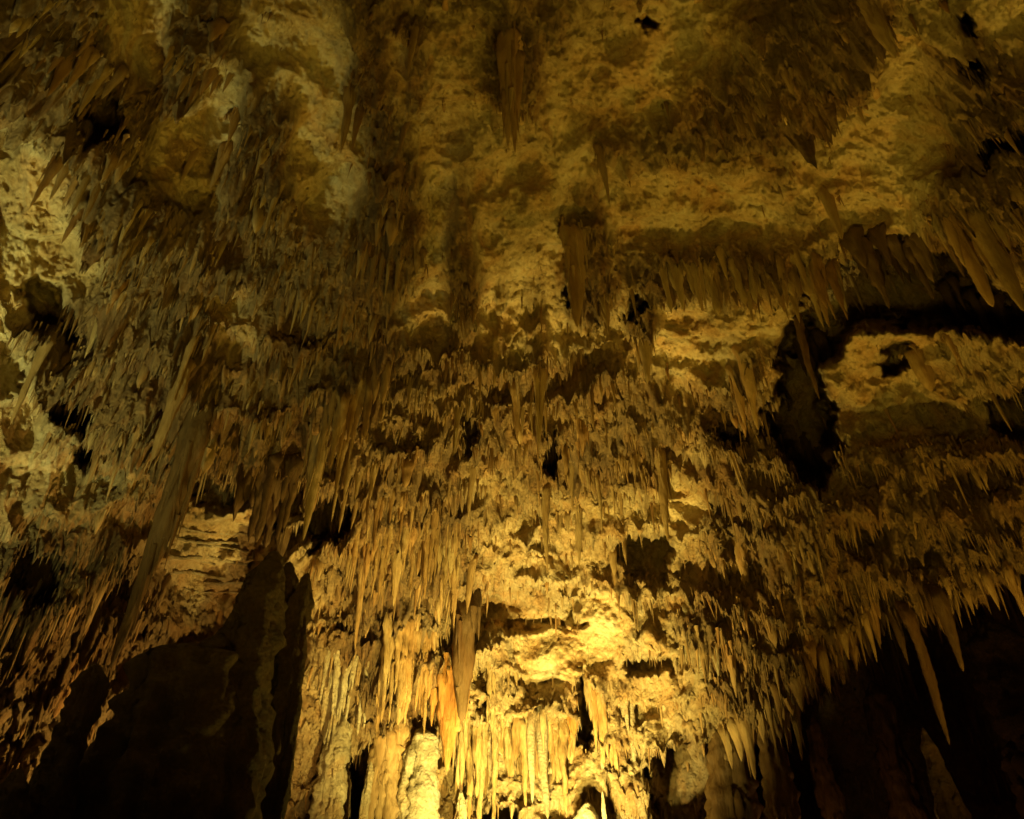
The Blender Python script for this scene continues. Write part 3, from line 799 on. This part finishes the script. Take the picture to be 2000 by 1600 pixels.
# ------------------------------------------------------------------ flowstone curtains: rows of fused folds, each fold a part
def curtain(top, bottom, n, wid, mat, label, seed, group=None, off=0.12, fat=0.3, jag=0.25, name='flowstone_curtain', flute=0.10, tip=True):
    r = random.Random(seed)
    kids = []
    for k in range(n):
        u = (k + 0.5 + r.uniform(-.25, .25)) / n
        tx, ty = along(top, u); bx, by = along(bottom, u); ty += r.uniform(-22, 22); tx += r.uniform(-4, 4)
        L_ = max(14, (by - ty) * (1 + r.uniform(-jag, jag * 0.6)))
        vx, vy = 1000 - tx, -1230 - ty; l = math.hypot(vx, vy)
        w = wid * r.uniform(1.0, 2.1)
        kids.append(hang(tx - vx / l * L_, ty - vy / l * L_, L_, w, seed=seed * 50 + k, mat=mat, fat=fat * r.uniform(.7, 1.5), squash=1.0, bend=0.015,
                         flute=flute, name='fold', off=off - 0.14 + r.uniform(-.16, .10), rough=0.22))
    c = np.mean([np.array(o.data.vertices[0].co) for o in kids], 0)
    e = bpy.data.objects.new(name, None); S.collection.objects.link(e)
    e.location = c.tolist()
    for o in kids:
        o.data.transform(__import__('mathutils').Matrix.Translation(Vector((-c).tolist())))
        o.parent = e
    return tag(e, label, 'flowstone', group)

curtain([(893, 1232), (1008, 1240)], [(893, 1410), (1008, 1400)], 22, 9, M_GOLD, 'golden fluted flowstone behind the dark smooth drapery blade', 1)
curtain([(888, 1405), (1120, 1412)], [(888, 1585), (1120, 1580)], 40, 9, M_GOLD, 'broad lower flowstone with fine flutes above the dark floor gaps', 2, jag=.7, fat=.45)
curtain([(752, 1205), (850, 1215)], [(752, 1380), (868, 1400)], 20, 10, M_GOLD, 'striped amber flowstone hanging beside the orange drapery', 3, jag=.4, fat=.45)
curtain([(640, 1275), (745, 1290)], [(640, 1440), (745, 1430)], 20, 9, M_PALE, 'frayed pale curtain above the thin broken pillar', 4, jag=.45, fat=.5)
curtain([(1098, 1350), (1126, 1358)], [(1098, 1450), (1126, 1440)], 4, 13, M_ORANGE, 'small deep-orange flowstone lump beside the black hole', 5)
curtain([(1142, 1262), (1165, 1330), (1200, 1400)], [(1142, 1390), (1165, 1480), (1200, 1530)], 15, 10, M_GOLD, 'slanting flowstone strip on the far side of the black hole', 6, jag=.4, fat=.5)
curtain([(1215, 1380), (1260, 1400)], [(1215, 1500), (1260, 1490)], 9, 10, M_PALE, 'ragged pale flowstone over the mud bank', 7, jag=.5, fat=.6)
curtain([(690, 1010), (790, 1030), (900, 1050)], [(690, 1130), (790, 1150), (900, 1170)], 26, 10, M_GOLD, 'long golden fringe curtain above the dark hollow', 8, jag=.6, fat=.65)
curtain([(735, 1425), (800, 1430)], [(735, 1640), (800, 1640)], 5, 26, M_DRIP, 'dark tall curtains standing behind the thin broken pillar', 9, flute=.14)
curtain([(310, 1185), (440, 1185)], [(310, 1320), (440, 1290)], 20, 10, M_HERO, 'striped brown curtain under the layered rock niche', 10, jag=.35, fat=.45)
curtain([(1400, 1000), (1450, 1080)], [(1400, 1110), (1450, 1200)], 9, 13, M_HERO, 'brown folded curtain at the edge of the lit wall', 11, jag=.4, fat=.5)
curtain([(1290, 1180), (1330, 1190), (1400, 1230)], [(1290, 1290), (1330, 1320), (1400, 1350)], 13, 10, M_PALE, 'pale ragged curtain below the dark hollow of the lit wall', 12, jag=.5, fat=.6)
curtain([(640, 760), (700, 740), (760, 720)], [(640, 900), (700, 870), (760, 850)], 16, 14, M_HERO, 'shaggy amber curtain over the brown arch shoulder', 13, jag=.5, fat=.7)
curtain([(1290, 500), (1620, 510)], [(1290, 590), (1620, 620)], 34, 12, M_HERO, 'wide brown curtain under the long horizontal rock step', 14, jag=.6, fat=.6)

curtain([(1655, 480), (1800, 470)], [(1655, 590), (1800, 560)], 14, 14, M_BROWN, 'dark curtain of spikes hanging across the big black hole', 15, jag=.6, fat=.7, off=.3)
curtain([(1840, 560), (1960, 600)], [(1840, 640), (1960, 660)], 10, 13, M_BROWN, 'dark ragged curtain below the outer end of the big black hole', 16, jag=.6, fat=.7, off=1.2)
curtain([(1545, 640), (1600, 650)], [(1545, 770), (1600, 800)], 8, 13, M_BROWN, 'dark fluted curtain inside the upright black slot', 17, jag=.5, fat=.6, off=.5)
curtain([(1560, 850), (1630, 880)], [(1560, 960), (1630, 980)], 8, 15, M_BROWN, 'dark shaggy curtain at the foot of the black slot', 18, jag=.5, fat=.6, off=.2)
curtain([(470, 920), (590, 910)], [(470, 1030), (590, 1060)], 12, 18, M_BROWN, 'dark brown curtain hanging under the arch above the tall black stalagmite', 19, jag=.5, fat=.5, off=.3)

# thin rock layers in the niche
rl = random.Random(4)
bed = bpy.data.objects.new('layered_rock', None); S.collection.objects.link(bed)
bc = point(400, 1080, 14.6); bed.location = bc.tolist()
for k in range(9):  # ledges of unequal run
    yy = 1030 + k * 17; x0, x1 = 320 + rl.uniform(-10, 90), 510 - rl.uniform(0, 110)
    nn = 26
    xs = np.linspace(x0, x1, nn); ys = yy + (xs - x0) * 0.10 + 3 * np.sin(xs * 0.05 + k)
    Dn = dist_field(xs, ys)
    back_ = point(xs, ys, Dn + 0.3); w = 0.18 + 0.14 * rl.random()
    front = point(xs, ys, Dn - w * (0.6 + 0.6 * np.abs(perlin(np.stack([xs * .06, ys * .06, xs * 0 + k], -1)))))
    th = 0.035 + 0.03 * rl.random()
    front[:, 2] += 0.02 * perlin(front * 5)
    V = np.concatenate([back_, front, front - [0, 0, th], back_ - [0, 0, th]]) - bc
    q = []
    for a in range(nn - 1):
        for r_ in range(3):
            q.append((r_ * nn + a, r_ * nn + a + 1, (r_ + 1) * nn + a + 1, (r_ + 1) * nn + a))
    o = link_mesh('rock_layer', V, q, M_PALE, smooth=False); o.parent = bed
tag(bed, 'thin stacked rock layers inside the lit niche beside the huge dark stalactite', 'rock ledge')

# ------------------------------------------------------------------ stalagmites and columns
def rise(px, py, dist, w_top, w_base, label, mat=None, seed=0, base_z=-0.4, lumps=0.25, flat=0.3, name='stalagmite', cat='stalagmite', SD=36, K=80, squash=0.9, ringed=0.0, flute=0.08, lobes=5, rough=0.15):
    top = point(px, py, dist)
    rt = w_top * 0.5 * dist / FPX; rb = w_base * 0.5 * dist / FPX
    r = random.Random(seed * 31 + 7)
    P_ = Parts(); T_ = []
    for q in range(lobes + 1):
        h = top[2] - base_z
        if q == 0: ox = oy = 0; k_ = 1.0; zt = top[2]
        else:
            a = r.uniform(0, 6.283); zt = top[2] - h * r.uniform(0.03, 0.5); m = rt + (rb - rt) * (top[2] - zt) / h
            ox, oy = m * 0.75 * math.cos(a), m * 0.6 * math.sin(a); k_ = r.uniform(.4, .7)
        t = np.linspace(0, 1, K) ** 1.3
        z = zt + (base_z - zt) * t
        f0 = (top[2] - zt) / h
        full = rt + (rb - rt) * (f0 + (1 - f0) * t) ** 0.8
        rad = k_ * full * np.minimum(1, ((t + 1e-4) / (0.02 + flat * 0.1)) ** 0.5 * 0.95 + 0.05)
        path = np.stack([top[0] + ox * (1 + t * .4) + 0.05 * np.sin(z * 1.3 + seed + q), top[1] + oy * (1 + t * .4), z], 1)
        n0 = P_.n
        tube_mesh(P_, path, rad, SD, flute, r.choice([5, 7, 9]), rough, seed + q * 5, squash, lumps, ringed)
        V = P_.V[-1]; c = V[:SD].mean(0) + np.array([0, 0, 0.015])
        P_.V.append(c[None]); cn = P_.n; P_.n += 1
        T_ += [[n0 + (k + 1) % SD, n0 + k, cn] for k in range(SD)]
    o = link_mesh(name, np.concatenate(P_.V), np.concatenate(P_.Q), mat or M_DRIP, T=np.array(T_))
    return tag(o, label, cat)

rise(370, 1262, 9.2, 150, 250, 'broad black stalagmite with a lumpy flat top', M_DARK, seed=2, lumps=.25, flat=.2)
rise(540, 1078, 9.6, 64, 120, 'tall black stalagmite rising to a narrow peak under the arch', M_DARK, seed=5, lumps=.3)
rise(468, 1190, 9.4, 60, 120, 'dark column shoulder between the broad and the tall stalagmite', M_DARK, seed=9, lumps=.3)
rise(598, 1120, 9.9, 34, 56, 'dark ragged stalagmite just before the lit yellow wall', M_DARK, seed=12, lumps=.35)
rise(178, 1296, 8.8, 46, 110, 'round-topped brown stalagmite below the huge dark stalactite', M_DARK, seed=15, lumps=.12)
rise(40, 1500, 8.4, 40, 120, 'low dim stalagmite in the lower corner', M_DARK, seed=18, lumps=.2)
rise(826, 1422, 16.9, 46, 62, 'pale grey-green stalagmite block below the orange drapery', M_PALE, seed=21, lumps=.18, flat=.15)
rise(668, 1395, 16.3, 44, 60, 'lumpy pale column beside the dark curtains', M_PALE, seed=24, lumps=.35)
rise(719, 1488, 15.8, 12, 16, 'thin broken pale pillar standing in the dark', M_PALE, seed=27, lumps=.2, flat=.1)
rise(771, 1380, 16.9, 34, 44, 'brown shadowed column behind the pale stalagmite block', M_DRIP, seed=29, lumps=.1, flute=.14)
rise(905, 1545, 16.8, 14, 36, 'small pale stalagmite at the foot of the flowstone', M_PALE, seed=30, lumps=.2)
rise(1142, 1568, 16.6, 44, 66, 'golden dome-shaped stalagmite on the mud bank', M_PALE, seed=33, lumps=.12, flat=.6, ringed=.04)
rise(1172, 1545, 16.6, 6, 16, 'tiny upright stalagmite beside the golden dome', M_PALE, seed=34, lumps=.1)
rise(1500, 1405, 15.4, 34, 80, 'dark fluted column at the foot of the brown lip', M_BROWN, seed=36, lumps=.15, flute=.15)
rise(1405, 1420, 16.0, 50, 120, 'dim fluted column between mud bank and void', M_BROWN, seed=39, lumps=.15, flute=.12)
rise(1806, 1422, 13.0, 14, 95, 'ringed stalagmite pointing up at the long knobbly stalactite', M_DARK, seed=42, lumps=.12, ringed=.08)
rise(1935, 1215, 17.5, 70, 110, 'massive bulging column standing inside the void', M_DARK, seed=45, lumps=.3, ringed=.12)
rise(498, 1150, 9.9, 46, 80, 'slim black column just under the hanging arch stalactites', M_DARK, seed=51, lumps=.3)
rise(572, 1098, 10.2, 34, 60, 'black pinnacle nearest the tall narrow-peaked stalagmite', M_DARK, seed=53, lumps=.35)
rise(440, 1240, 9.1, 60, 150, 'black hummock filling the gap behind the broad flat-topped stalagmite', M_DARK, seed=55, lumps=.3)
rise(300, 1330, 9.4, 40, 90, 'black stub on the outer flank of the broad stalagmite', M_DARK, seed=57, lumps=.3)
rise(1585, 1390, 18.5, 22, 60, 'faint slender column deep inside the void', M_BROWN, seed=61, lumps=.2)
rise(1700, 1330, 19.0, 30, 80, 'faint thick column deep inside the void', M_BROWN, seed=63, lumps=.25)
tr = sum(len(o.data.polygons) * 2 for o in S.objects if o.type == 'MESH')
print('triangles about', tr)
